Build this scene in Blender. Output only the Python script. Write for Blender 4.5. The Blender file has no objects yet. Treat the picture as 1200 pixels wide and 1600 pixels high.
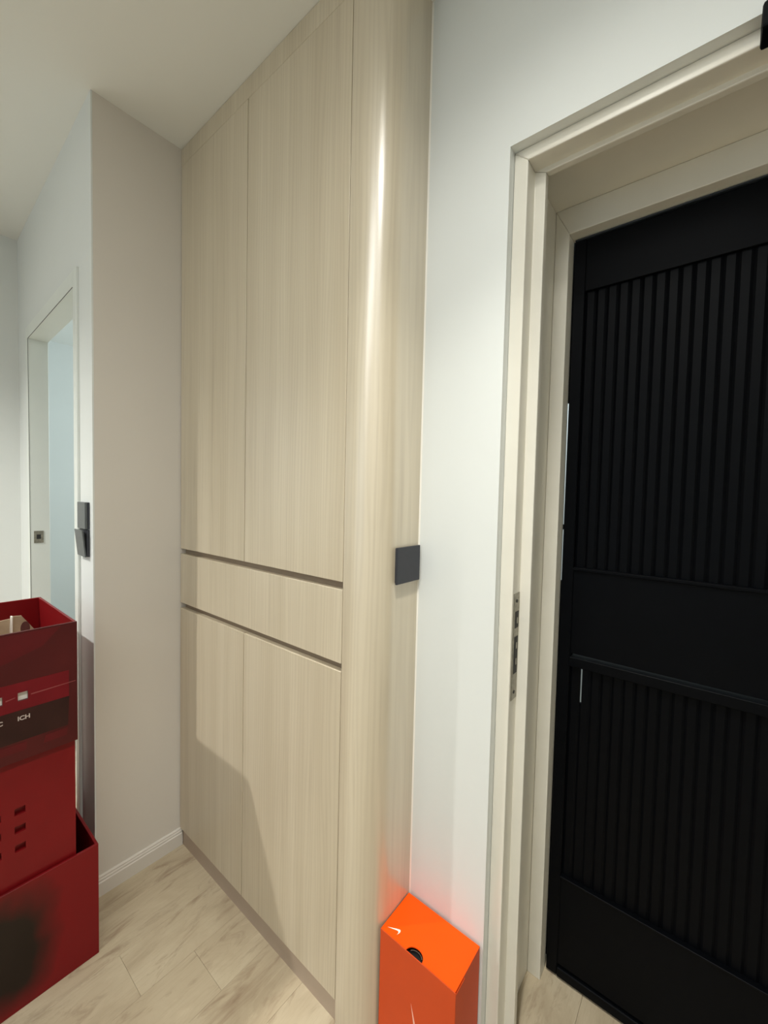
import bpy, bmesh, math, random
from mathutils import Matrix, Vector
random.seed(7)
SC = bpy.context.scene
C = SC.collection

# ------------------------------------------------------------------ camera
H = 2.5
CAMZ = 1.3145
cam_data = bpy.data.cameras.new('camera')
cam_data.sensor_fit = 'HORIZONTAL'
cam_data.sensor_width = 36.0
cam_data.lens = 36.0 * 643.63 / 1200.0
cam_data.clip_start = 0.02
cam = bpy.data.objects.new('camera', cam_data)
cam.matrix_world = Matrix(((0.77801613, -0.04341931, 0.62674211, 0),
                           (0.62783205, 0.01760053, -0.77814982, 0),
                           (0.02275573, 0.99890189, 0.04095353, CAMZ),
                           (0, 0, 0, 1)))
C.objects.link(cam)
SC.camera = cam

# ------------------------------------------------------------------ view, world, lights
SC.view_settings.view_transform = 'Standard'
SC.view_settings.look = 'None'
SC.view_settings.gamma = 1.0
SC.view_settings.exposure = 0.09
SC.view_settings.use_curve_mapping = False

world = bpy.data.worlds.new('sky')
SC.world = world
world.use_nodes = True
wbg = world.node_tree.nodes['Background']
wbg.inputs['Color'].default_value = (0.62, 0.78, 1.0, 1)
wbg.inputs['Strength'].default_value = 0.35


def spot(name, loc, power, color, size, blend, radius):
    l = bpy.data.lights.new(name, 'SPOT')
    l.energy = power
    l.color = color
    l.spot_size = math.radians(size)
    l.spot_blend = blend
    l.shadow_soft_size = radius
    o = bpy.data.objects.new(name, l)
    o.location = loc
    C.objects.link(o)
    return o


def area(name, loc, rot, sx, sy, power, color):
    l = bpy.data.lights.new(name, 'AREA')
    l.shape = 'RECTANGLE'
    l.size = sx
    l.size_y = sy
    l.energy = power
    l.color = color
    o = bpy.data.objects.new(name, l)
    o.location = loc
    o.rotation_euler = rot
    C.objects.link(o)
    return o


# recessed ceiling downlights: one by the entrance, one at the mouth of the corridor, one further back
spot('downlight_entrance', (-0.19, 0.33, 2.49), 27, (1.0, 0.985, 0.925), 146, 1.0, 0.08)
spot('downlight_entrance_beam', (-0.19, 0.33, 2.494), 102, (1.0, 0.985, 0.915), 86, 1.0, 0.025)
spot('downlight_corridor', (-2.04, -0.74, 2.495), 265, (1.0, 0.985, 0.93), 132, 1.0, 0.03)
area('linear_ceiling_light', (-0.11, -1.2, 2.49), (0, 0, 0), 0.36, 2.3, 25, (0.98, 0.99, 0.98))
# added unseen fill lamps for daylight in both rooms, and the stair hall lamp
area('main_room_daylight_fill', (-0.9, -3.02, 1.5), (math.radians(-90), 0, math.radians(180)), 2.0, 1.5, 9, (0.74, 0.90, 1.0))
area('far_room_daylight_fill', (-3.0, 2.9, 1.6), (math.radians(-90), 0, 0), 1.4, 1.3, 30, (0.82, 0.95, 1.0))  # lamp in place of daylight; no window is built here
area('stair_hall_lamp', (-0.6, 1.75, 2.48), (0, 0, 0), 0.6, 0.3, 16, (0.82, 0.94, 1.0))


# ------------------------------------------------------------------ materials
def new_mat(name):
    m = bpy.data.materials.new(name)
    m.use_nodes = True
    nt = m.node_tree
    return m, nt, nt.nodes['Principled BSDF']


def lin(r, g, b):
    f = lambda v: ((v / 255.0 + 0.055) / 1.055) ** 2.4 if v > 10.3 else v / 255.0 / 12.92
    return (f(r), f(g), f(b), 1)


def plain(name, col, rough=0.5, metal=0.0, spec=0.5, coat=0.0, noise=0.03, nscale=9.0, bump=0.0, bscale=200.0):
    m, nt, b = new_mat(name)
    b.inputs['Roughness'].default_value = rough
    b.inputs['Metallic'].default_value = metal
    b.inputs['Specular IOR Level'].default_value = spec
    b.inputs['Coat Weight'].default_value = coat
    b.inputs['Coat Roughness'].default_value = 0.12
    tc = nt.nodes.new('ShaderNodeTexCoord')
    nz = nt.nodes.new('ShaderNodeTexNoise')
    nz.inputs['Scale'].default_value = nscale
    nz.inputs['Detail'].default_value = 4
    nt.links.new(tc.outputs['Object'], nz.inputs['Vector'])
    rp = nt.nodes.new('ShaderNodeValToRGB')
    rp.color_ramp.elements[0].position = 0.3
    rp.color_ramp.elements[1].position = 0.7
    rp.color_ramp.elements[0].color = tuple(max(0, c * (1 - noise)) for c in col[:3]) + (1,)
    rp.color_ramp.elements[1].color = tuple(min(1, c * (1 + noise)) for c in col[:3]) + (1,)
    nt.links.new(nz.outputs['Fac'], rp.inputs['Fac'])
    nt.links.new(rp.outputs['Color'], b.inputs['Base Color'])
    if bump:
        n2 = nt.nodes.new('ShaderNodeTexNoise')
        n2.inputs['Scale'].default_value = bscale
        n2.inputs['Detail'].default_value = 3
        nt.links.new(tc.outputs['Object'], n2.inputs['Vector'])
        bp = nt.nodes.new('ShaderNodeBump')
        bp.inputs['Strength'].default_value = bump
        bp.inputs['Distance'].default_value = 0.002
        nt.links.new(n2.outputs['Fac'], bp.inputs['Height'])
        nt.links.new(bp.outputs['Normal'], b.inputs['Normal'])
    return m


def wood_mat(name, light, mid, dark, rough=0.36, axis=2, spec=0.5, coat=0.3):
    """laminate with long fine grain along `axis`, a few darker streaks and faint cathedral figure"""
    m, nt, b = new_mat(name)
    N, L = nt.nodes.new, nt.links.new
    b.inputs['Roughness'].default_value = rough
    b.inputs['Specular IOR Level'].default_value = spec
    tc = N('ShaderNodeTexCoord')
    oi = N('ShaderNodeObjectInfo')
    cmb = N('ShaderNodeCombineXYZ')
    mul = N('ShaderNodeMath'); mul.operation = 'MULTIPLY'; mul.inputs[1].default_value = 37.0
    L(oi.outputs['Random'], mul.inputs[0])
    for k in range(3):
        L(mul.outputs[0], cmb.inputs[k])
    add = N('ShaderNodeVectorMath'); add.operation = 'ADD'
    L(tc.outputs['Object'], add.inputs[0]); L(cmb.outputs[0], add.inputs[1])

    def stretched(a, al):
        mp = N('ShaderNodeMapping')
        s = [a, a, a]; s[axis] = al
        mp.inputs['Scale'].default_value = s
        L(add.outputs[0], mp.inputs['Vector'])
        return mp.outputs[0]

    def noise(vec, detail=5, rough_=0.55, dist=0.0):
        n = N('ShaderNodeTexNoise'); n.inputs['Scale'].default_value = 1.0
        n.inputs['Detail'].default_value = detail; n.inputs['Roughness'].default_value = rough_
        n.inputs['Distortion'].default_value = dist
        L(vec, n.inputs['Vector']); return n.outputs['Fac']
    broad = noise(stretched(14, 0.5), 3)
    fine = noise(stretched(190, 3.2), 4)
    streak = noise(stretched(55, 1.6), 4, 0.6, 0.4)
    wv = N('ShaderNodeTexWave'); wv.wave_type = 'BANDS'; wv.bands_direction = 'X'
    wv.inputs['Scale'].default_value = 1.0; wv.inputs['Distortion'].default_value = 14.0
    wv.inputs['Detail'].default_value = 2.0; wv.inputs['Detail Scale'].default_value = 0.7
    L(stretched(30, 1.6), wv.inputs['Vector'])
    ramp = N('ShaderNodeValToRGB')
    ramp.color_ramp.elements[0].position = 0.36; ramp.color_ramp.elements[0].color = mid
    ramp.color_ramp.elements[1].position = 0.66; ramp.color_ramp.elements[1].color = light
    L(broad, ramp.inputs['Fac'])

    def mixd(prev, fac_sock, lo, hi, amount):
        r = N('ShaderNodeMapRange'); r.inputs['From Min'].default_value = lo; r.inputs['From Max'].default_value = hi
        r.inputs['To Min'].default_value = 0.0; r.inputs['To Max'].default_value = amount
        L(fac_sock, r.inputs['Value'])
        mx = N('ShaderNodeMix'); mx.data_type = 'RGBA'
        L(r.outputs['Result'], mx.inputs['Factor']); L(prev, mx.inputs['A'])
        mx.inputs['B'].default_value = dark
        return mx.outputs['Result']
    col = mixd(ramp.outputs['Color'], fine, 0.45, 0.8, 0.15)
    col = mixd(col, streak, 0.58, 0.82, 0.45)
    col = mixd(col, wv.outputs['Fac'], 0.3, 1.0, 0.17)
    L(col, b.inputs['Base Color'])
    b.inputs['Coat Weight'].default_value = coat
    b.inputs['Coat Roughness'].default_value = 0.30
    b.inputs['Coat IOR'].default_value = 1.6
    b.inputs['Anisotropic'].default_value = 0.8
    b.inputs['Anisotropic Rotation'].default_value = 0.25
    tg = N('ShaderNodeTangent'); tg.direction_type = 'RADIAL'; tg.axis = 'Z'
    L(tg.outputs['Tangent'], b.inputs['Tangent'])
    return m


MAT = {}
MAT['wall'] = plain('wall_paint', lin(222, 225, 222), 0.7, noise=0.012, nscale=2.5, bump=0.05, bscale=60)
MAT['wall_bounce_tint'] = plain('bounce_tinted_wall_paint', lin(216, 210, 201), 0.7, noise=0.012, nscale=2.5, bump=0.05, bscale=60)  # warm bounce light off the wooden cabinet put into the wall colour
MAT['ceiling'] = plain('ceiling_paint', lin(230, 231, 226), 0.8, noise=0.012, nscale=2.0)
MAT['frame'] = plain('cream_gloss_paint', lin(224, 220, 207), 0.38, noise=0.02, nscale=14, bump=0.08, bscale=70)
MAT['white_paint'] = plain('white_frame_paint', lin(222, 226, 220), 0.4, noise=0.015, bump=0.05, bscale=50)
OAK = (lin(211, 199, 175), lin(200, 187, 162), lin(168, 152, 127))
MAT['wood'] = wood_mat('pale_oak_laminate', *OAK, rough=0.34, spec=0.6, coat=0.2)
MAT['wood_curved'] = wood_mat('pale_oak_postformed_laminate', *OAK, rough=0.30, spec=1.0, coat=1.0)
MAT['channel'] = plain('taupe_channel', lin(150, 132, 112), 0.45, noise=0.03)
MAT['toe'] = plain('taupe_toe_kick', lin(174, 156, 138), 0.45, noise=0.04)
MAT['black'] = plain('black_powder_coat', (0.0015, 0.0019, 0.0028, 1), 0.48, spec=0.075, noise=0.1, nscale=30, bump=0.05, bscale=400)
MAT['gate_light_line'] = plain('grey_gate_light_line', (0.05, 0.06, 0.075, 1), 0.35, metal=0.6)  # bluish grey painted for the light on the gate's top edge
MAT['switch'] = plain('anthracite_plastic', lin(46, 47, 54), 0.45, noise=0.05, nscale=60)
MAT['switch_grey'] = plain('dark_grey_plastic', lin(84, 88, 88), 0.4, noise=0.08, nscale=80)
MAT['steel'] = plain('worn_steel', lin(150, 146, 134), 0.38, metal=0.85, noise=0.2, nscale=120)
MAT['dark'] = plain('dark_recess', (0.012, 0.011, 0.010, 1), 0.6)
MAT['sealant'] = plain('white_sealant', lin(238, 234, 224), 0.5)
MAT['rubber'] = plain('black_rubber_seal', (0.03, 0.03, 0.03, 1), 0.6)
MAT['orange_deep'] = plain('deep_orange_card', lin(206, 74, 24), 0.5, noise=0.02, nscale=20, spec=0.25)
MAT['orange'] = plain('orange_card', lin(255, 84, 0), 0.5, spec=0.2, noise=0.015, nscale=20)
MAT['logo_white'] = plain('white_print', lin(255, 240, 228), 0.45)
MAT['logo_pink'] = plain('pale_pink_print', lin(250, 190, 170), 0.45)
MAT['kraft'] = plain('kraft_card', lin(168, 146, 120), 0.8, noise=0.08, nscale=40)
MAT['kraft_print'] = plain('brown_print', lin(92, 50, 44), 0.8)
MAT['paper'] = plain('white_paper', lin(235, 228, 218), 0.7)
MAT['glass_dark'] = plain('dark_interior', (0.004, 0.004, 0.005, 1), 0.5)

RED = (0.18, 0.0055, 0.0075, 1)
MAT['red'] = plain('glossy_red_plastic', RED, 0.34, noise=0.12, nscale=5, spec=0.22)
MAT['maroon'] = plain('maroon_plastic', (0.072, 0.0085, 0.0085, 1), 0.34, noise=0.15, nscale=6, spec=0.22)
MAT['red_dark'] = plain('dark_maroon_patch', (0.032, 0.011, 0.009, 1), 0.30, spec=0.2, noise=0.2, nscale=14)
MAT['red_band'] = plain('red_band_patch', (0.15, 0.006, 0.0105, 1), 0.3, spec=0.2, noise=0.1, nscale=14)
MAT['red_soft'] = plain('mid_red_patch', (0.098, 0.0085, 0.010, 1), 0.3, spec=0.2, noise=0.1, nscale=14)
MAT['print_pale'] = plain('pale_print', (0.50, 0.42, 0.38, 1), 0.4)
MAT['pink_line'] = plain('pink_line_patch', (0.24, 0.05, 0.05, 1), 0.4)


def red_dark_area():
    """the bottom box: same red plastic with a large soft-edged dark area on its front"""
    m, nt, b = new_mat('glossy_red_plastic_dark_area')
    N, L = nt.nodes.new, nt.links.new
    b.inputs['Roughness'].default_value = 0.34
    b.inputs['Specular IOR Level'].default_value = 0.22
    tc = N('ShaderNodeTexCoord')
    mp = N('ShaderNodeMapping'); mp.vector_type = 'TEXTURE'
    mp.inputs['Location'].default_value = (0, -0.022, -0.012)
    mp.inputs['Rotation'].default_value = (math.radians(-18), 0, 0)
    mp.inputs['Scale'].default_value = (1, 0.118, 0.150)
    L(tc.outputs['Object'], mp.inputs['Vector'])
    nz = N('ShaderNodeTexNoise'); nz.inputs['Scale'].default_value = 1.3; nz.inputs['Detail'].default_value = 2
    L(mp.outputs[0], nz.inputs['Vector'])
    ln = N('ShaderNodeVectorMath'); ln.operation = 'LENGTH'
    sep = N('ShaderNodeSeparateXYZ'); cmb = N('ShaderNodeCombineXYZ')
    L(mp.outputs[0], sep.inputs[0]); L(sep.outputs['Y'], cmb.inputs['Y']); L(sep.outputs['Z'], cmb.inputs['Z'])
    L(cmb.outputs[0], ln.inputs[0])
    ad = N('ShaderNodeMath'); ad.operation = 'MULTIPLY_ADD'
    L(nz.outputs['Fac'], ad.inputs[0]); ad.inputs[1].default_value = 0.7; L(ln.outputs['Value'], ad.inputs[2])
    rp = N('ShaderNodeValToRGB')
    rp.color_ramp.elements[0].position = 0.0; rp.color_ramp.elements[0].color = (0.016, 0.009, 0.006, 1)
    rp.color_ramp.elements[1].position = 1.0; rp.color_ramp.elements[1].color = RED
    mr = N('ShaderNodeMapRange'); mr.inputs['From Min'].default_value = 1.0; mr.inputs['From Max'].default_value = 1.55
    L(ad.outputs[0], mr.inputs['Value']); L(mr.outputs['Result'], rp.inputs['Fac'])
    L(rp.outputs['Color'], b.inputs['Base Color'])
    return m


MAT['red_dark_area'] = red_dark_area()


def plank_mat():
    m, nt, b = new_mat('greige_vinyl_plank')
    N, L = nt.nodes.new, nt.links.new
    b.inputs['Roughness'].default_value = 0.42
    tc = N('ShaderNodeTexCoord'); oi = N('ShaderNodeObjectInfo')
    mul = N('ShaderNodeMath'); mul.operation = 'MULTIPLY'; mul.inputs[1].default_value = 51.0
    L(oi.outputs['Random'], mul.inputs[0])
    cmb = N('ShaderNodeCombineXYZ')
    for k in range(3): L(mul.outputs[0], cmb.inputs[k])
    add = N('ShaderNodeVectorMath'); add.operation = 'ADD'
    L(tc.outputs['Object'], add.inputs[0]); L(cmb.outputs[0], add.inputs[1])

    def nz(sx, sy, det, rough, dist):
        mp = N('ShaderNodeMapping'); mp.inputs['Scale'].default_value = (sx, sy, 4)
        L(add.outputs[0], mp.inputs['Vector'])
        n = N('ShaderNodeTexNoise'); n.inputs['Scale'].default_value = 1
        n.inputs['Detail'].default_value = det; n.inputs['Roughness'].default_value = rough
        n.inputs['Distortion'].default_value = dist
        L(mp.outputs[0], n.inputs['Vector']); return n.outputs['Fac']
    broad = nz(7, 3.0, 5, 0.6, 0.9)
    streak = nz(20, 4.5, 6, 0.68, 1.2)
    fine = nz(160, 14, 4, 0.6, 0.2)
    ramp = N('ShaderNodeValToRGB')
    e = ramp.color_ramp.elements
    e[0].position = 0.28; e[0].color = lin(166, 150, 125)
    e[1].position = 0.74; e[1].color = lin(198, 185, 159)
    k = e.new(0.5); k.color = lin(185, 170, 144)
    L(broad, ramp.inputs['Fac'])

    def mixd(prev, fac, lo, hi, amt, colr):
        r = N('ShaderNodeMapRange'); r.inputs['From Min'].default_value = lo; r.inputs['From Max'].default_value = hi
        r.inputs['To Max'].default_value = amt
        L(fac, r.inputs['Value'])
        mx = N('ShaderNodeMix'); mx.data_type = 'RGBA'
        L(r.outputs['Result'], mx.inputs['Factor']); L(prev, mx.inputs['A']); mx.inputs['B'].default_value = colr
        return mx.outputs['Result']
    col = mixd(ramp.outputs['Color'], streak, 0.53, 0.72, 0.85, lin(142, 121, 99))
    col = mixd(col, streak, 0.42, 0.25, 0.6, lin(205, 191, 164))
    col = mixd(col, fine, 0.5, 0.8, 0.25, lin(150, 130, 104))
    L(col, b.inputs['Base Color'])
    return m


MAT['plank'] = plank_mat()
MAT['subfloor'] = plain('floor_joint', lin(150, 133, 110), 0.7)


# ------------------------------------------------------------------ geometry helpers
def box(bm, x0, x1, y0, y1, z0, z1):
    vs = [bm.verts.new((x, y, z)) for z in (z0, z1) for y in (y0, y1) for x in (x0, x1)]
    for f in ((0, 2, 3, 1), (4, 5, 7, 6), (0, 1, 5, 4), (2, 6, 7, 3), (0, 4, 6, 2), (1, 3, 7, 5)):
        bm.faces.new([vs[i] for i in f])


def prism_z(bm, pts, z0, z1):
    lo = [bm.verts.new((x, y, z0)) for x, y in pts]
    hi = [bm.verts.new((x, y, z1)) for x, y in pts]
    n = len(pts)
    bm.faces.new(lo[::-1]); bm.faces.new(hi)
    for i in range(n):
        j = (i + 1) % n
        bm.faces.new((lo[i], lo[j], hi[j], hi[i]))


def loft(bm, A, B):
    """solid between two matching closed outlines of 3D points"""
    a = [bm.verts.new(p) for p in A]; b = [bm.verts.new(p) for p in B]
    n = len(a)
    bm.faces.new(a[::-1]); bm.faces.new(b)
    for i in range(n):
        j = (i + 1) % n
        bm.faces.new((a[i], a[j], b[j], b[i]))


def finish(bm, name, mat, parent=None, bevel=0.0, smooth=False, mtx=None, seg=1, shift=True):
    if mtx is not None:
        bmesh.ops.transform(bm, matrix=mtx, verts=bm.verts)
    bmesh.ops.recalc_face_normals(bm, faces=bm.faces)
    if bevel:
        es = [e for e in bm.edges if len(e.link_faces) == 2 and e.calc_face_angle(0) > 0.6]
        bmesh.ops.bevel(bm, geom=es, offset=bevel, segments=seg, profile=0.5, affect='EDGES', clamp_overlap=True)
    lo = [min(v.co[i] for v in bm.verts) for i in range(3)]
    hi = [max(v.co[i] for v in bm.verts) for i in range(3)]
    ctr = Vector([(lo[i] + hi[i]) / 2 for i in range(3)])
    bmesh.ops.translate(bm, verts=bm.verts, vec=-ctr)
    if smooth:
        for f in bm.faces: f.smooth = True
    me = bpy.data.meshes.new(name)
    bm.to_mesh(me); bm.free()
    me.materials.append(MAT[mat])
    o = bpy.data.objects.new(name, me)
    C.objects.link(o)
    o.location = ctr
    if parent is not None:
        o.parent = parent
        p = parent; off = Vector((0, 0, 0))
        while p is not None:
            off += Vector(p.location); p = p.parent
        o.location = ctr - off
    return o


def bx(name, mat, x0, x1, y0, y1, z0, z1, parent=None, bevel=0.0, **k):
    bm = bmesh.new(); box(bm, x0, x1, y0, y1, z0, z1)
    return finish(bm, name, mat, parent, bevel, **k)


def empty(name, loc):
    o = bpy.data.objects.new(name, None)
    o.location = loc
    o.empty_display_size = 0.05
    C.objects.link(o)
    return o


def tag(o, label, cat, group=None, kind=None):
    o['label'] = label
    o['category'] = cat
    if group: o['group'] = group
    if kind: o['kind'] = kind
    return o


def struct(o, label, cat):
    return tag(o, label, cat, kind='structure')


def copy_part(src, loc):
    o = src.copy()
    C.objects.link(o)
    o.parent = src.parent
    o.location = loc
    return o


# key planes of the place (metres; camera stands at x = y = 0)
YC = 0.695      # cabinet fronts
XL = -1.502     # wall at the left end of the cabinet
YW = 0.427      # corridor wall starts here
YD = 0.8665     # wall with the entrance door
XS = -0.582     # side of the cabinet end panel
YB = 1.157      # gate face
XR = 1.30       # right wall
YK = -3.0       # back wall
XE = -2.68      # end wall of the corridor

# ------------------------------------------------------------------ setting
# floor: slab with planks laid along y
floor = struct(bx('floor', 'subfloor', -4.4, 1.5, -3.2, 3.1, -0.10, -0.004),
               'pale greige wood-look plank floor of the entrance', 'floor')
PW = 0.148
bm = bmesh.new(); box(bm, 0.0002, PW - 0.0002, 0.0002, 0.9 - 0.0002, -0.0039, 0.0)
es = [e for e in bm.edges if all(v.co.z > -0.001 for v in e.verts)]
bmesh.ops.bevel(bm, geom=es, offset=0.0004, segments=1, affect='EDGES')
plank0 = None
x = -0.959 - PW * 18
col_i = 0
# joint of the plank column that starts at x=-1.107 lies at y=0.554
OFFS = [0.0, 0.31, 0.62, 0.17, 0.47, 0.76]
while x < 1.29:
    k = round((x + 1.107) / PW)
    y = 0.554 + (OFFS[k % 6] if k else 0.0)
    y -= 0.9 * math.ceil((y + 1.4) / 0.9)
    while y < 1.15:
        if y + 0.9 > -1.0:
            if plank0 is None:
                plank0 = finish(bm, 'plank', 'plank', floor)
                base = plank0.location.copy()
                plank0.location = base + Vector((x, y, 0))
            else:
                copy_part(plank0, base + Vector((x, y, 0)))
        y += 0.9
    x += PW

struct(bx('ceiling', 'ceiling', -4.4, 1.5, -3.2, 3.1, H, H + 0.1), 'plain white painted ceiling', 'ceiling')

# wall with the entrance door: left pier, right pier, lintel
OX0, OX1, OZ = -0.3745, 0.5545, 2.063
bm = bmesh.new()
box(bm, XS - 0.02, OX0, YD, 1.17, 0, H)
box(bm, OX1, XR + 0.1, YD, 1.17, 0, H)
box(bm, OX0, OX1, YD, 1.17, OZ, H)
struct(finish(bm, 'wall_front', 'wall'), 'white wall between the wooden cabinet and the door frame', 'wall')

# block at the left end of the cabinet, and the corridor wall turning 1.5 degrees away
TILT = Matrix.Translation((XL, YW, 0)) @ Matrix.Rotation(-math.atan(0.0266), 4, 'Z')
# local corridor frame: s = -x local (runs away to the left), y local = depth
S_IN_R, S_IN_L = -0.176, -0.910      # door opening, along the wall from the corner
DZ = 1.975
bm = bmesh.new()
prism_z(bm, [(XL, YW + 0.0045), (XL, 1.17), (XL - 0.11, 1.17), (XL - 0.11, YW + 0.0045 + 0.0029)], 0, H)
struct(finish(bm, 'wall_left', 'wall_bounce_tint'), 'shaded white wall return at the left end of the cabinet', 'wall')
bm = bmesh.new()
box(bm, -0.136, 0.0, 0.0, 0.0043, 0, H)
box(bm, -0.136, -0.1103, 0.0043, 0.06, 0, H)
box(bm, -1.25, -0.955, 0.0, 0.06, 0, H)
box(bm, -0.955, -0.136, 0.0, 0.06, DZ + 0.055, H)
struct(finish(bm, 'wall_corridor', 'wall', mtx=TILT), 'pale wall around the doorway at the far left', 'wall')
struct(bx('wall_end', 'wall', XE - 0.1, XE, YK, 0.4585, 0, H), 'grey white end wall at the left edge of the picture', 'wall')
struct(bx('wall_right', 'wall', XR, XR + 0.1, YK, YD - 0.001, 0, H), 'white wall to the right of the entrance', 'wall')
bm = bmesh.new()
box(bm, XE - 0.1, -1.95, YK - 0.1, YK, 0, H)
box(bm, 0.15, XR + 0.1, YK - 0.1, YK, 0, H)
box(bm, -1.95, 0.15, YK - 0.1, YK, 0, 0.7)
box(bm, -1.95, 0.15, YK - 0.1, YK, 2.3, H)
struct(finish(bm, 'wall_back', 'wall'), 'white wall with the added window opening behind the viewer', 'wall')
win = struct(empty('added_window_1', (-0.9, YK - 0.04, 0.7)), 'added unseen window for the fill light behind the viewer', 'window')  # unseen window, added so the ambient fill light has an opening
for a in (-1.95, -0.92, 0.11):
    bx('frame_post', 'white_paint', a, a + 0.04, YK - 0.06, YK - 0.02, 0.7, 2.3, win)
for a in (0.7, 2.26):
    for b in (-1.91, -0.88):
        bx('frame_rail', 'white_paint', b, b + 0.99, YK - 0.06, YK - 0.02, a, a + 0.04, win)

# room beyond the corridor door
struct(bx('wall_bedroom_far', 'wall', -4.35, -4.25, 0.56, 3.0, 0, H), 'bright wall seen through the corridor doorway', 'wall')
struct(bx('wall_bedroom_back', 'wall', -4.35, XL - 0.02, 3.0, 3.1, 0, H), 'white wall at the back of the room beyond', 'wall')
struct(bx('wall_bedroom_right', 'wall', XL - 0.11, XL - 0.01, 1.171, 3.0, 0, H), 'white side wall of the room beyond', 'wall')
struct(bx('wall_bedroom_front', 'wall', -4.35, XL - 1.252, 0.46, 0.56, 0, H), 'white wall beside the doorway in the room beyond', 'wall')

# stair hall beyond the gate
struct(bx('wall_hall', 'wall', XL, 1.4, 2.3, 2.4, 0, H), 'pale stair hall wall seen through the slits beside the gate', 'wall')

# baseboard on the left wall return
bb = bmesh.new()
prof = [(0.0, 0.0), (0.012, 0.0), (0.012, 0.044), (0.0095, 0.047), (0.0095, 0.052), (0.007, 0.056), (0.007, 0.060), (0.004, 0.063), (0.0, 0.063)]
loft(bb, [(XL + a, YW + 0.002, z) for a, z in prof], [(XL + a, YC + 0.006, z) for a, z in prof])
struct(finish(bb, 'baseboard_left', 'wall_bounce_tint'), 'low white baseboard along the left wall return', 'baseboard')


# ------------------------------------------------------------------ entrance door frame (no leaf in view)
door1 = struct(empty('door_1', (0.09, 1.0, 0)), 'cream painted stepped door frame with lock strike around the black gate', 'door frame')


def frame_pieces(profile, n_jamb, n_head, mat, parent, bevel):
    """profile: (inset x, inset z, y) -> two jambs and a mitred head"""
    L0 = [(OX0 + ux, y, 0) for ux, uz, y in profile]
    L1 = [(OX0 + ux, y, OZ - uz) for ux, uz, y in profile]
    R1 = [(OX1 - ux, y, OZ - uz) for ux, uz, y in profile]
    R0 = [(OX1 - ux, y, 0) for ux, uz, y in profile]
    out = []
    for A, B, nm in ((L0, L1, n_jamb), (R0, R1, n_jamb), (L1, R1, n_head)):
        bm = bmesh.new(); loft(bm, A, B)
        out.append(finish(bm, nm, mat, parent, bevel, seg=2))
    return out


frame_pieces([(0.0005, 0.0005, 0.8895), (0.031, 0.027, 0.8895), (0.031, 0.027, 0.9325), (0.055, 0.038, 0.9325),
              (0.055, 0.038, 0.950), (0.0205, 0.010, 0.950), (0.0205, 0.010, 1.168), (0.0005, 0.0005, 1.168)],
             'jamb', 'head', 'frame', door1, 0.0022)
frame_pieces([(0.021, 0.0105, 1.12), (0.0555, 0.077, 1.12), (0.0555, 0.077, 1.168), (0.021, 0.0105, 1.168)],
             'outer_jamb', 'outer_head', 'frame', door1, 0.0015)
# lock strike in the rebate of the left jamb
sx = OX0 + 0.031
strike = bx('strike_plate', 'steel', sx, sx + 0.0018, 0.897, 0.928, 0.855, 1.100, door1, 0.0005)
strike['label'] = 'worn steel lock strike plate'
for z0, z1 in ((1.020, 1.058), (0.915, 1.000)):
    bx('strike_hole', 'dark', sx + 0.0012, sx + 0.0022, 0.904, 0.924, z0, z1, strike)
for z0 in (0.935, 0.972, 1.03):
    bx('bolt_stop', 'steel', sx + 0.002, sx + 0.0032, 0.912, 0.918, z0, z0 + 0.014, strike)
for z0 in (0.872, 1.082):
    bm = bmesh.new()
    bmesh.ops.create_cone(bm, cap_ends=True, segments=12, radius1=0.004, radius2=0.004, depth=0.0012,
                          matrix=Matrix.Translation((sx + 0.0022, 0.912, z0)) @ Matrix.Rotation(math.pi / 2, 4, 'Y'))
    finish(bm, 'screw', 'dark', strike)

# ------------------------------------------------------------------ corridor doorway
cd = struct(empty('door_2', tuple(TILT @ Vector((-0.54, 0.05, 0)))), 'white door frame of the open doorway at the far left', 'door frame')
ZT = DZ + 0.0545
for s0, s1, nm in ((-0.1365, -0.176, 'jamb'), (-0.9545, -0.910, 'jamb')):
    bm = bmesh.new(); box(bm, min(s0, s1), max(s0, s1), -0.008, 0.065, 0, ZT)
    finish(bm, nm, 'white_paint', cd, 0.002, mtx=TILT)
bm = bmesh.new(); box(bm, -0.91, -0.176, -0.008, 0.065, DZ, ZT)
finish(bm, 'head', 'white_paint', cd, 0.002, mtx=TILT)
for a in ((-0.9099, -0.9088, -0.0083, -0.0070, 0, DZ - 0.001), (-0.9085, -0.1765, -0.0083, -0.0070, DZ - 0.0014, DZ - 0.0003)):
    bm = bmesh.new(); box(bm, *a)
    finish(bm, 'rubber_seal', 'rubber', cd, 0, mtx=TILT)
bm = bmesh.new(); box(bm, -0.9098, -0.9078, 0.006, 0.040, 1.06, 1.115)
st2 = finish(bm, 'strike_plate', 'steel', cd, 0, mtx=TILT)
bm = bmesh.new(); box(bm, -0.9082, -0.9072, 0.015, 0.030, 1.078, 1.098)
finish(bm, 'strike_hole', 'dark', st2, 0, mtx=TILT)

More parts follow.
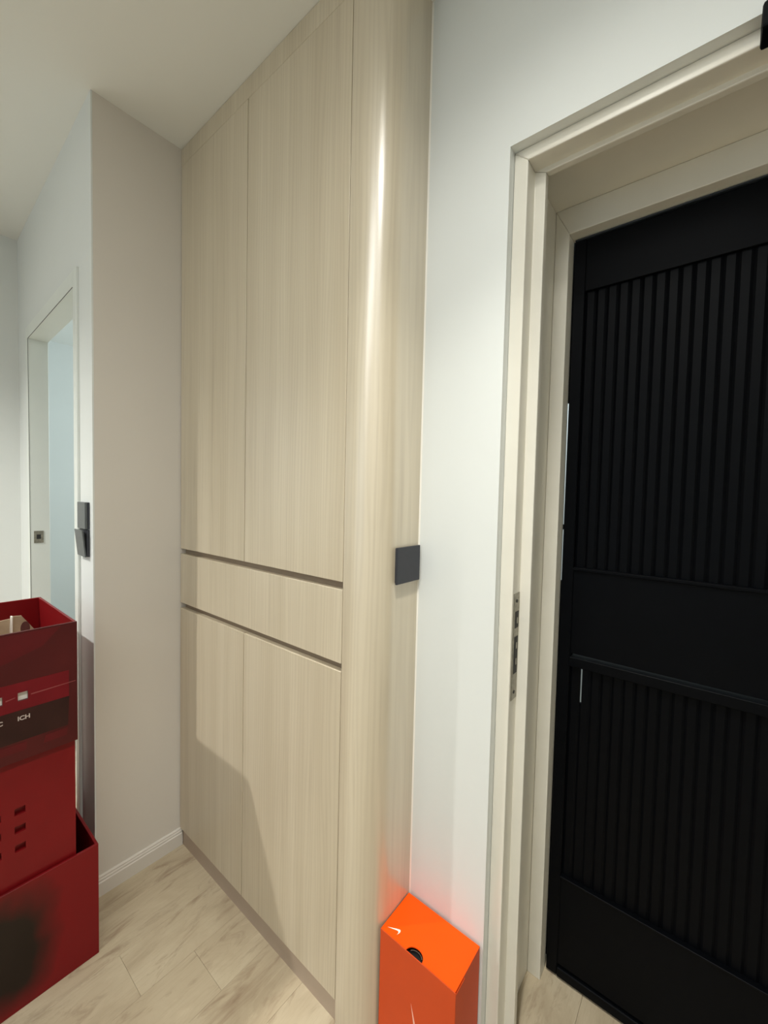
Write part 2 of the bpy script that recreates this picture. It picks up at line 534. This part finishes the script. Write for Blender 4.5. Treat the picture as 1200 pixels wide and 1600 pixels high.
# ------------------------------------------------------------------ black gate beyond the frame
gate = tag(empty('security_gate', (0.09, YB, 0)), 'black metal gate with vertical slats inside the cream door frame', 'gate')
GX0, GX1, GZ0, GZ1 = -0.3148, 0.490, 0.006, 1.979
gy = YB
bx('stile', 'black', GX0, -0.286, gy, gy + 0.035, GZ0, GZ1, gate, 0.002)
bx('stile', 'black', 0.466, GX1, gy, gy + 0.035, GZ0, GZ1, gate, 0.002)
bx('top_rail', 'black', -0.286, 0.466, gy + 0.002, gy + 0.035, 1.85, GZ1, gate, 0.001)
bx('middle_panel', 'black', -0.286, 0.466, gy + 0.004, gy + 0.033, 0.905, 1.128, gate, 0.001)
bx('bottom_panel', 'black', -0.286, 0.466, gy + 0.003, gy + 0.033, 0.038, 0.286, gate, 0.001)
bx('bottom_rail', 'black', -0.286, 0.466, gy - 0.002, gy + 0.035, GZ0, 0.032, gate, 0.002)
for z0, z1 in ((1.128, 1.136), (0.872, 0.897), (0.286, 0.291)):
    bx('rail', 'black', -0.286, 0.466, gy - 0.003, gy + 0.035, z0, z1, gate, 0.0012)
bx('top_light_line', 'gate_light_line', GX0 + 0.002, GX1 - 0.002, gy - 0.004, gy + 0.03, 1.9805, 1.9835, gate)  # strip coloured as the hall light showing along the top gap
# lip behind the gap at the latch side leaves two open slits
for z0, z1 in ((0.0, 1.09), (1.225, 1.245), (1.57, 2.004)):
    bx('closing_lip', 'black', -0.362, -0.3005, gy + 0.0355, gy + 0.042, z0 + 0.006, z1, gate)
NP = 30
pitch = (0.466 + 0.286) / NP
for zlo, zhi in ((1.136, 1.85), (0.291, 0.872)):
    bm = bmesh.new()
    prism_z(bm, [(0.0002, 0.0092), (0.0050, 0.0062), (pitch - 0.0050, 0.0062), (pitch - 0.0002, 0.0092),
                 (pitch + 0.0006, 0.0092), (pitch + 0.0006, 0.014), (-0.0006, 0.014), (-0.0006, 0.0092)], zlo, zhi)
    s0 = finish(bm, 'slat', 'black', gate, mtx=Matrix.Translation((-0.286, gy + 0.004, 0)))
    b0 = s0.location.copy()
    for i in range(1, NP):
        if zlo < 1 and i == 1:      # this slat is notched near its top, daylight shows through
            bm = bmesh.new()
            P0 = [(0.0002, 0.0092), (0.0050, 0.0062), (pitch - 0.0050, 0.0062), (pitch - 0.0002, 0.0092), (pitch, 0.014), (-0.0006, 0.014)]
            P1 = [(0.0052, 0.0062), (pitch - 0.0050, 0.0062), (pitch - 0.0002, 0.0092), (pitch, 0.014), (0.0052, 0.014)]
            prism_z(bm, P0, zlo, 0.775); prism_z(bm, P1, 0.775, zhi)
            finish(bm, 'slat', 'black', gate, mtx=Matrix.Translation((-0.286 + pitch, gy + 0.004, 0)))
            continue
        copy_part(s0, b0 + Vector((pitch * i, 0, 0)))

# black closer bracket on the head of the door frame
dc = tag(empty('door_closer', (0.10, 0.889, 2.045)), 'black door closer bracket at the top right corner of the frame', 'door closer')
bx('bracket', 'black', 0.022, 0.17, 0.845, 0.8893, 2.024, 2.0625, dc, 0.004, seg=2)
bx('arm', 'black', 0.05, 0.33, 0.815, 0.8445, 2.036, 2.050, dc, 0.003)

# ------------------------------------------------------------------ built-in cabinet
cab = tag(empty('built_in_cabinet', (-1.05, YC, 0)), 'tall pale wood built-in cabinet with rounded right corner', 'cabinet')
TH = 0.018
xm = -1.0935
xr = -0.680
g = 0.0016
bx('carcass', 'channel', XL + 0.002, xr - 0.001, YC + TH + 0.0015, YD, 0.064, 2.498, cab)
bx('toe_kick', 'toe', XL + 0.0135, xr - 0.001, YC + 0.007, YC + 0.022, 0.0, 0.0625, cab)
bx('top_filler', 'wood', XL + 0.001, xr - g, YC, YC + TH, 2.4408, 2.4985, cab, 0.0002)
for a, b in ((XL + 0.003, xm - g), (xm + g, xr - g)):
    bx('upper_door', 'wood', a, b, YC, YC + TH, 1.106, 2.4405, cab, 0.0007)
    bx('lower_door', 'wood', a, b, YC, YC + TH, 0.0636, 0.889, cab, 0.0007)
bx('drawer_front', 'wood', XL + 0.003, xr - g, YC, YC + TH, 0.909, 1.087, cab, 0.0007)
# end panel with a quarter-round corner
R = 0.08
pts = [(xr, YC + 0.001), (xr + 0.001, YC)]
NSEG = 28
for i in range(NSEG + 1):
    a = -math.pi / 2 + (math.pi / 2) * i / NSEG
    pts.append((XS - R + R * math.cos(a), YC + R + R * math.sin(a)))
pts += [(XS, YD - 0.0005), (XS - 0.018, YD - 0.0005), (XS - 0.018, YC + R + 0.005), (XS - R, YC + 0.018), (xr, YC + 0.018)]
bm = bmesh.new(); prism_z(bm, pts, 0.0, 2.4985)
ep = finish(bm, 'end_panel', 'wood_curved', cab, 0, smooth=True)
ep.data.set_sharp_from_angle(angle=math.radians(40))
bm = bmesh.new(); prism_z(bm, [(XS, YD), (XS + 0.003, YD), (XS, YD - 0.003)], 0, 2.4985)
finish(bm, 'sealant_bead', 'sealant', cab)

# ------------------------------------------------------------------ switches
sw = tag(empty('wall_switch', (XS, 0.811, 1.148)), 'black square switch on the side of the wooden cabinet', 'switch', 'wall switches')
bx('back_box', 'switch', XS + 0.0002, XS + 0.0045, 0.768, 0.855, 1.108, 1.190, sw, 0.0005)
bx('rocker', 'switch', XS + 0.005, XS + 0.0105, 0.7635, 0.8575, 1.105, 1.192, sw, 0.001, seg=2)

sw2 = tag(empty('wall_switch', (-1.578, YW, 1.226)), 'upper flat dark grey switch beside the left doorway', 'switch', 'wall switches')
bm = bmesh.new(); box(bm, -0.118, -0.033, -0.006, -0.0002, 1.186, 1.270); finish(bm, 'back_box', 'switch', sw2, 0.0005, mtx=TILT)
bm = bmesh.new(); box(bm, -0.118, -0.033, -0.013, -0.0065, 1.186, 1.270); finish(bm, 'rocker', 'switch_grey', sw2, 0.0008, mtx=TILT)
sw3 = tag(empty('wall_switch', (-1.578, YW, 1.140)), 'lower dark grey switch with its plate tilting off', 'switch', 'wall switches')
bm = bmesh.new(); box(bm, -0.118, -0.033, -0.008, -0.0002, 1.098, 1.183); finish(bm, 'back_box', 'switch', sw3, 0.0005, mtx=TILT)
bm = bmesh.new(); box(bm, -0.0425, 0.0425, -0.004, 0.0, 0, 0.085)
finish(bm, 'rocker', 'switch_grey', sw3, 0.0006,
       mtx=TILT @ Matrix.Translation((-0.0755, -0.009, 1.098)) @ Matrix.Rotation(math.radians(5.5), 4, 'X'))


# ------------------------------------------------------------------ red storage boxes
def holed_panel(bm, x0, x1, y0, y1, z0, z1, holes):
    ys = sorted({y0, y1, *[h[0] for h in holes], *[h[1] for h in holes]})
    zs = sorted({z0, z1, *[h[2] for h in holes], *[h[3] for h in holes]})
    for i in range(len(ys) - 1):
        for j in range(len(zs) - 1):
            cy, cz = (ys[i] + ys[i + 1]) / 2, (zs[j] + zs[j + 1]) / 2
            if any(h[0] < cy < h[1] and h[2] < cz < h[3] for h in holes):
                continue
            box(bm, x0, x1, ys[i], ys[i + 1], zs[j], zs[j + 1])
    bmesh.ops.remove_doubles(bm, verts=bm.verts, dist=1e-6)
    # drop the inner walls between neighbouring cells
    seen = {}
    for f in list(bm.faces):
        k = tuple(sorted(v.index for v in f.verts)) if False else frozenset(f.verts)
        seen.setdefault(k, []).append(f)
    kill = [f for fs in seen.values() if len(fs) > 1 for f in fs]
    bmesh.ops.delete(bm, geom=kill, context='FACES')


def red_box(label, x0, x1, y0, y1, z0, z1, t, holes=(), front='red'):
    r = tag(empty('storage_box', ((x0 + x1) / 2, (y0 + y1) / 2, z0)), label, 'storage box', 'red storage boxes in a stack')
    bx('base', 'red', x0 + t, x1 - t, y0 + t, y1 - t, z0, z0 + t, r)
    bm = bmesh.new()
    if holes:
        holed_panel(bm, x1 - t, x1, y0, y1, z0, z1, holes)
    else:
        box(bm, x1 - t, x1, y0, y1, z0, z1)
    f = finish(bm, 'front_panel', front, r, 0.0006 if not holes else 0.0)
    bx('back_panel', 'red', x0, x0 + t, y0, y1, z0, z1, r, 0.0006)
    bx('side_panel', 'red', x0 + t, x1 - t, y1 - t, y1, z0, z1, r, 0.0006)
    bx('side_panel', 'red', x0 + t, x1 - t, y0, y0 + t, z0, z1, r, 0.0006)
    return r, f


XF = -1.307
botbox, fbot = red_box('large red box on the floor at the bottom of the stack', -1.76, XF, 0.0, 0.380, 0.0005, 0.320, 0.007, front='red_dark_area')
mid_h = [(0.206 - 0.046 * i, 0.227 - 0.046 * i, z, z + 0.018) for i in range(3) for z in (0.404, 0.452, 0.498)]
midbox, fmid = red_box('red box with rows of square holes nested in the bottom box', -1.70, XF - 0.012, 0.012, 0.331, 0.008, 0.640, 0.006, mid_h)
bx('inner_liner', 'red', XF - 0.026, XF - 0.022, 0.020, 0.323, 0.30, 0.60, midbox)
top_h = [(0.2135 - 0.047 * i, 0.2325 - 0.047 * i, 0.790, 0.811) for i in range(3)]
topbox, ftop = red_box('open dark red box at the top of the stack', -1.685, XF, 0.008, 0.334, 0.6405, 0.961, 0.006, top_h, front='maroon')


def flat_poly(name, mat, pts, parent, off, x=XF):
    """flat shape: pts are (y, z) on the face x"""
    bm = bmesh.new()
    loft(bm, [(x + off - 0.0003, y, z) for y, z in pts], [(x + off, y, z) for y, z in pts])
    return finish(bm, name, mat, parent)


# flat colour shapes on the front of the top box
flat_poly('colour_patch', 'red_soft', [(0.010, 0.835), (0.010, 0.955), (0.300, 0.957), (0.262, 0.915), (0.182, 0.886)], ftop, 0.0003)
flat_poly('colour_patch', 'red_dark', [(0.010, 0.690), (0.313, 0.690), (0.316, 0.7665), (0.010, 0.7665)], ftop, 0.0004)
bm = bmesh.new()
holed_panel(bm, XF, XF + 0.0004, 0.010, 0.3155, 0.767, 0.836, top_h)
finish(bm, 'colour_band', 'red_band', ftop)
flat_poly('colour_block', 'red_soft', [(0.262, 0.664), (0.310, 0.664), (0.312, 0.684), (0.266, 0.683)], ftop, 0.0007)
flat_poly('colour_block', 'red_soft', [(0.100, 0.664), (0.228, 0.664), (0.230, 0.684), (0.100, 0.686)], ftop, 0.0007)
for y0, y1, z0 in ((0.2385, 0.330, 0.7985), (0.191, 0.2085, 0.7965)):
    flat_poly('pink_line', 'pink_line', [(y0, z0), (y1, z0 + 0.004), (y1, z0 + 0.0055), (y0, z0 + 0.003)], ftop, 0.0006)


def text_on_box(s, y, z, size, parent):
    cu = bpy.data.curves.new('lettering', 'FONT')
    cu.body = s; cu.size = size; cu.extrude = 0.0002; cu.offset = 0.0004
    o = bpy.data.objects.new('lettering', cu)
    C.objects.link(o)
    bpy.context.view_layer.update()
    me = bpy.data.meshes.new_from_object(o.evaluated_get(bpy.context.evaluated_depsgraph_get()))
    C.objects.unlink(o); bpy.data.objects.remove(o)
    bm = bmesh.new(); bm.from_mesh(me); bpy.data.meshes.remove(me)
    # text x -> +y of the world, text y -> z, facing +x
    M = Matrix(((0, 0, 1, XF + 0.0009), (1, 0, 0, y), (0, 1, 0, z), (0, 0, 0, 1)))
    return finish(bm, 'lettering', 'print_pale', parent, mtx=M)


text_on_box('ICH', 0.212, 0.742, 0.0145, ftop)
text_on_box('C', 0.1755, 0.742, 0.0145, ftop)

# cardboard carton inside the top box
ct = tag(empty('cardboard_carton', (-1.5, 0.15, 0.647)), 'brown cardboard carton with open flaps inside the top red box', 'carton')
bx('body', 'kraft', -1.62, -1.3155, 0.03, 0.29, 0.648, 0.86, ct, 0.001)
bm = bmesh.new(); loft(bm, [(-1.50, y, z) for y, z in ((0.03, 0.86), (0.228, 0.86), (0.231, 0.950), (0.03, 0.935))],
                       [(-1.504, y, z) for y, z in ((0.03, 0.86), (0.228, 0.86), (0.231, 0.950), (0.03, 0.935))])
finish(bm, 'flap', 'kraft', ct)
q = ((0.2335, 0.86), (0.300, 0.86), (0.290, 0.898), (0.254, 0.9555), (0.235, 0.957))
bm = bmesh.new(); loft(bm, [(-1.495, y, z) for y, z in q], [(-1.499, y, z) for y, z in q])
fl = finish(bm, 'flap', 'kraft', ct)
q = ((0.2285, 0.86), (0.2332, 0.86), (0.2355, 0.957), (0.2325, 0.957))
bm = bmesh.new(); loft(bm, [(-1.490, y, z) for y, z in q], [(-1.506, y, z) for y, z in q])
finish(bm, 'flap_edge', 'paper', ct)
q = [(0.262 + 0.0105 * math.cos(a * 0.4488), 0.918 + 0.02 * math.sin(a * 0.4488)) for a in range(14)]
bm = bmesh.new(); loft(bm, [(-1.4946, y, z) for y, z in q], [(-1.4949, y, z) for y, z in q])
finish(bm, 'print_mark', 'kraft_print', fl)
bx('label_sheet', 'paper', -1.3153, -1.3143, 0.05, 0.28, 0.70, 0.84, ct)

# ------------------------------------------------------------------ orange shoebox standing on end by the cabinet
SBX0, SBX1, SBY0, SBY1, SBZ = -0.580, -0.380, 0.745, 0.860, 0.28
sb = tag(empty('shoebox', (-0.48, 0.80, 0)), 'bright orange shoebox standing on end beside the cabinet', 'shoebox')
t = 0.0025
# the end with a half-round thumb notch at its front edge
ncx, nr = -0.485, 0.0215
notch = [(ncx - nr * math.cos(math.pi * i / 18), SBY0 + 0.0005 + nr * 0.86 * math.sin(math.pi * i / 18)) for i in range(19)]
pts = [(SBX0, SBY0 + 0.0005)] + notch + [(SBX1, SBY0 + 0.0005), (SBX1, SBY1), (SBX0, SBY1)]
bm = bmesh.new()
lo = [bm.verts.new((x, y, SBZ - t)) for x, y in pts]; hi = [bm.verts.new((x, y, SBZ)) for x, y in pts]
bmesh.ops.triangle_fill(bm, use_beauty=True, edges=[bm.edges.new((lo[i], lo[(i + 1) % len(lo)])) for i in range(len(lo))])
bmesh.ops.triangle_fill(bm, use_beauty=True, edges=[bm.edges.new((hi[i], hi[(i + 1) % len(hi)])) for i in range(len(hi))])
for i in range(len(lo)):
    j = (i + 1) % len(lo)
    bm.faces.new((lo[i], lo[j], hi[j], hi[i]))
end = finish(bm, 'end_flap', 'orange', sb)
bx('back', 'orange', SBX0 + 0.0026, SBX1 - 0.0026, SBY1 - t, SBY1, 0.0005, SBZ - t - 0.0001, sb)
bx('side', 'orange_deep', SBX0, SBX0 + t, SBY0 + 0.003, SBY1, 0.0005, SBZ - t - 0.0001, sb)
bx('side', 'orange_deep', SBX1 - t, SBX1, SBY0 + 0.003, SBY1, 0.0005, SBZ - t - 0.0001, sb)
bx('base', 'orange', SBX0 + 0.0026, SBX1 - 0.0026, SBY0 + 0.003, SBY1 - 0.0026, 0.0005, 0.003, sb)
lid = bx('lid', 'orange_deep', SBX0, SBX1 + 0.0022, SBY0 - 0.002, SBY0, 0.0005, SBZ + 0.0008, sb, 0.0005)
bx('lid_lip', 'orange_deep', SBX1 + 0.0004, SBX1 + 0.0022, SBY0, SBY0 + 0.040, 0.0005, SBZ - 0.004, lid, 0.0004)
ins = bx('lining', 'glass_dark', SBX0 + 0.004, SBX1 - 0.004, SBY0 + 0.004, SBY1 - 0.004, 0.006, SBZ - 0.012, sb)
ins['label'] = 'dark contents seen through the thumb hole'
bm = bmesh.new()
A = [(ncx + r_ * math.cos(a), SBY0 + 0.006 + r_ * 0.7 * math.sin(a), SBZ - 0.0065)
     for r_, rng in ((0.017, range(15)), (0.0152, range(14, -1, -1))) for a in [math.pi * (0.12 + 0.76 * i / 14) for i in rng]]
loft(bm, A, [(x, y, z + 0.0008) for x, y, z in A])
finish(bm, 'inner_rim', 'steel', sb)


def swoosh(n=26):
    """outline of the tick mark: hook at the left, long tapering tail rising to the right, unit length 1"""
    import_pts = []
    def bez(p0, p1, p2, p3, t):
        u = 1 - t
        return (u**3 * p0[0] + 3 * u*u*t * p1[0] + 3 * u*t*t * p2[0] + t**3 * p3[0],
                u**3 * p0[1] + 3 * u*u*t * p1[1] + 3 * u*t*t * p2[1] + t**3 * p3[1])
    # lower edge: tail tip -> belly -> hook tip
    for i in range(n):
        import_pts.append(bez((1.0, 0.36), (0.62, 0.19), (0.40, 0.09), (0.22, 0.025), i / n))
    for i in range(n):
        import_pts.append(bez((0.22, 0.025), (0.02, -0.05), (-0.06, 0.10), (0.115, 0.36), i / n))
    # upper edge: hook tip -> inner curve -> tail tip
    for i in range(n):
        import_pts.append(bez((0.115, 0.36), (0.045, 0.17), (0.15, 0.115), (0.30, 0.155), i / n))
    for i in range(n):
        import_pts.append(bez((0.30, 0.155), (0.5, 0.21), (0.75, 0.285), (1.0, 0.36), i / n))
    return import_pts


def swoosh_mesh(name, mat, parent, fn, thick):
    bm = bmesh.new()
    P = swoosh()
    vs = [bm.verts.new(fn(u, v)) for u, v in P]
    es = [bm.edges.new((vs[i], vs[(i + 1) % len(vs)])) for i in range(len(vs))]
    bmesh.ops.triangle_fill(bm, use_beauty=True, edges=es)
    ext = bmesh.ops.extrude_face_region(bm, geom=list(bm.faces))
    bmesh.ops.translate(bm, verts=[e for e in ext['geom'] if isinstance(e, bmesh.types.BMVert)], vec=thick)
    return finish(bm, name, mat, parent)


# small mark on the end: tail tip to the left, hook to the right
swoosh_mesh('tick_mark', 'logo_white', end,
            lambda u, v: (-0.5415 - 0.0305 * (u - 0.1), 0.757 + 0.0135 * (0.36 - v) / 0.36, SBZ + 0.0001), (0, 0, 0.0003))
# big mark on the lid: tail tip up
swoosh_mesh('tick_mark', 'logo_pink', lid,
            lambda u, v: (-0.488 + 0.10 * (1 - u) * 0.36 - 0.14 * (v - 0.36 * u) * 0.9, SBY0 - 0.0021, 0.169 - 0.15 * (1 - u)), (0, -0.0003, 0))
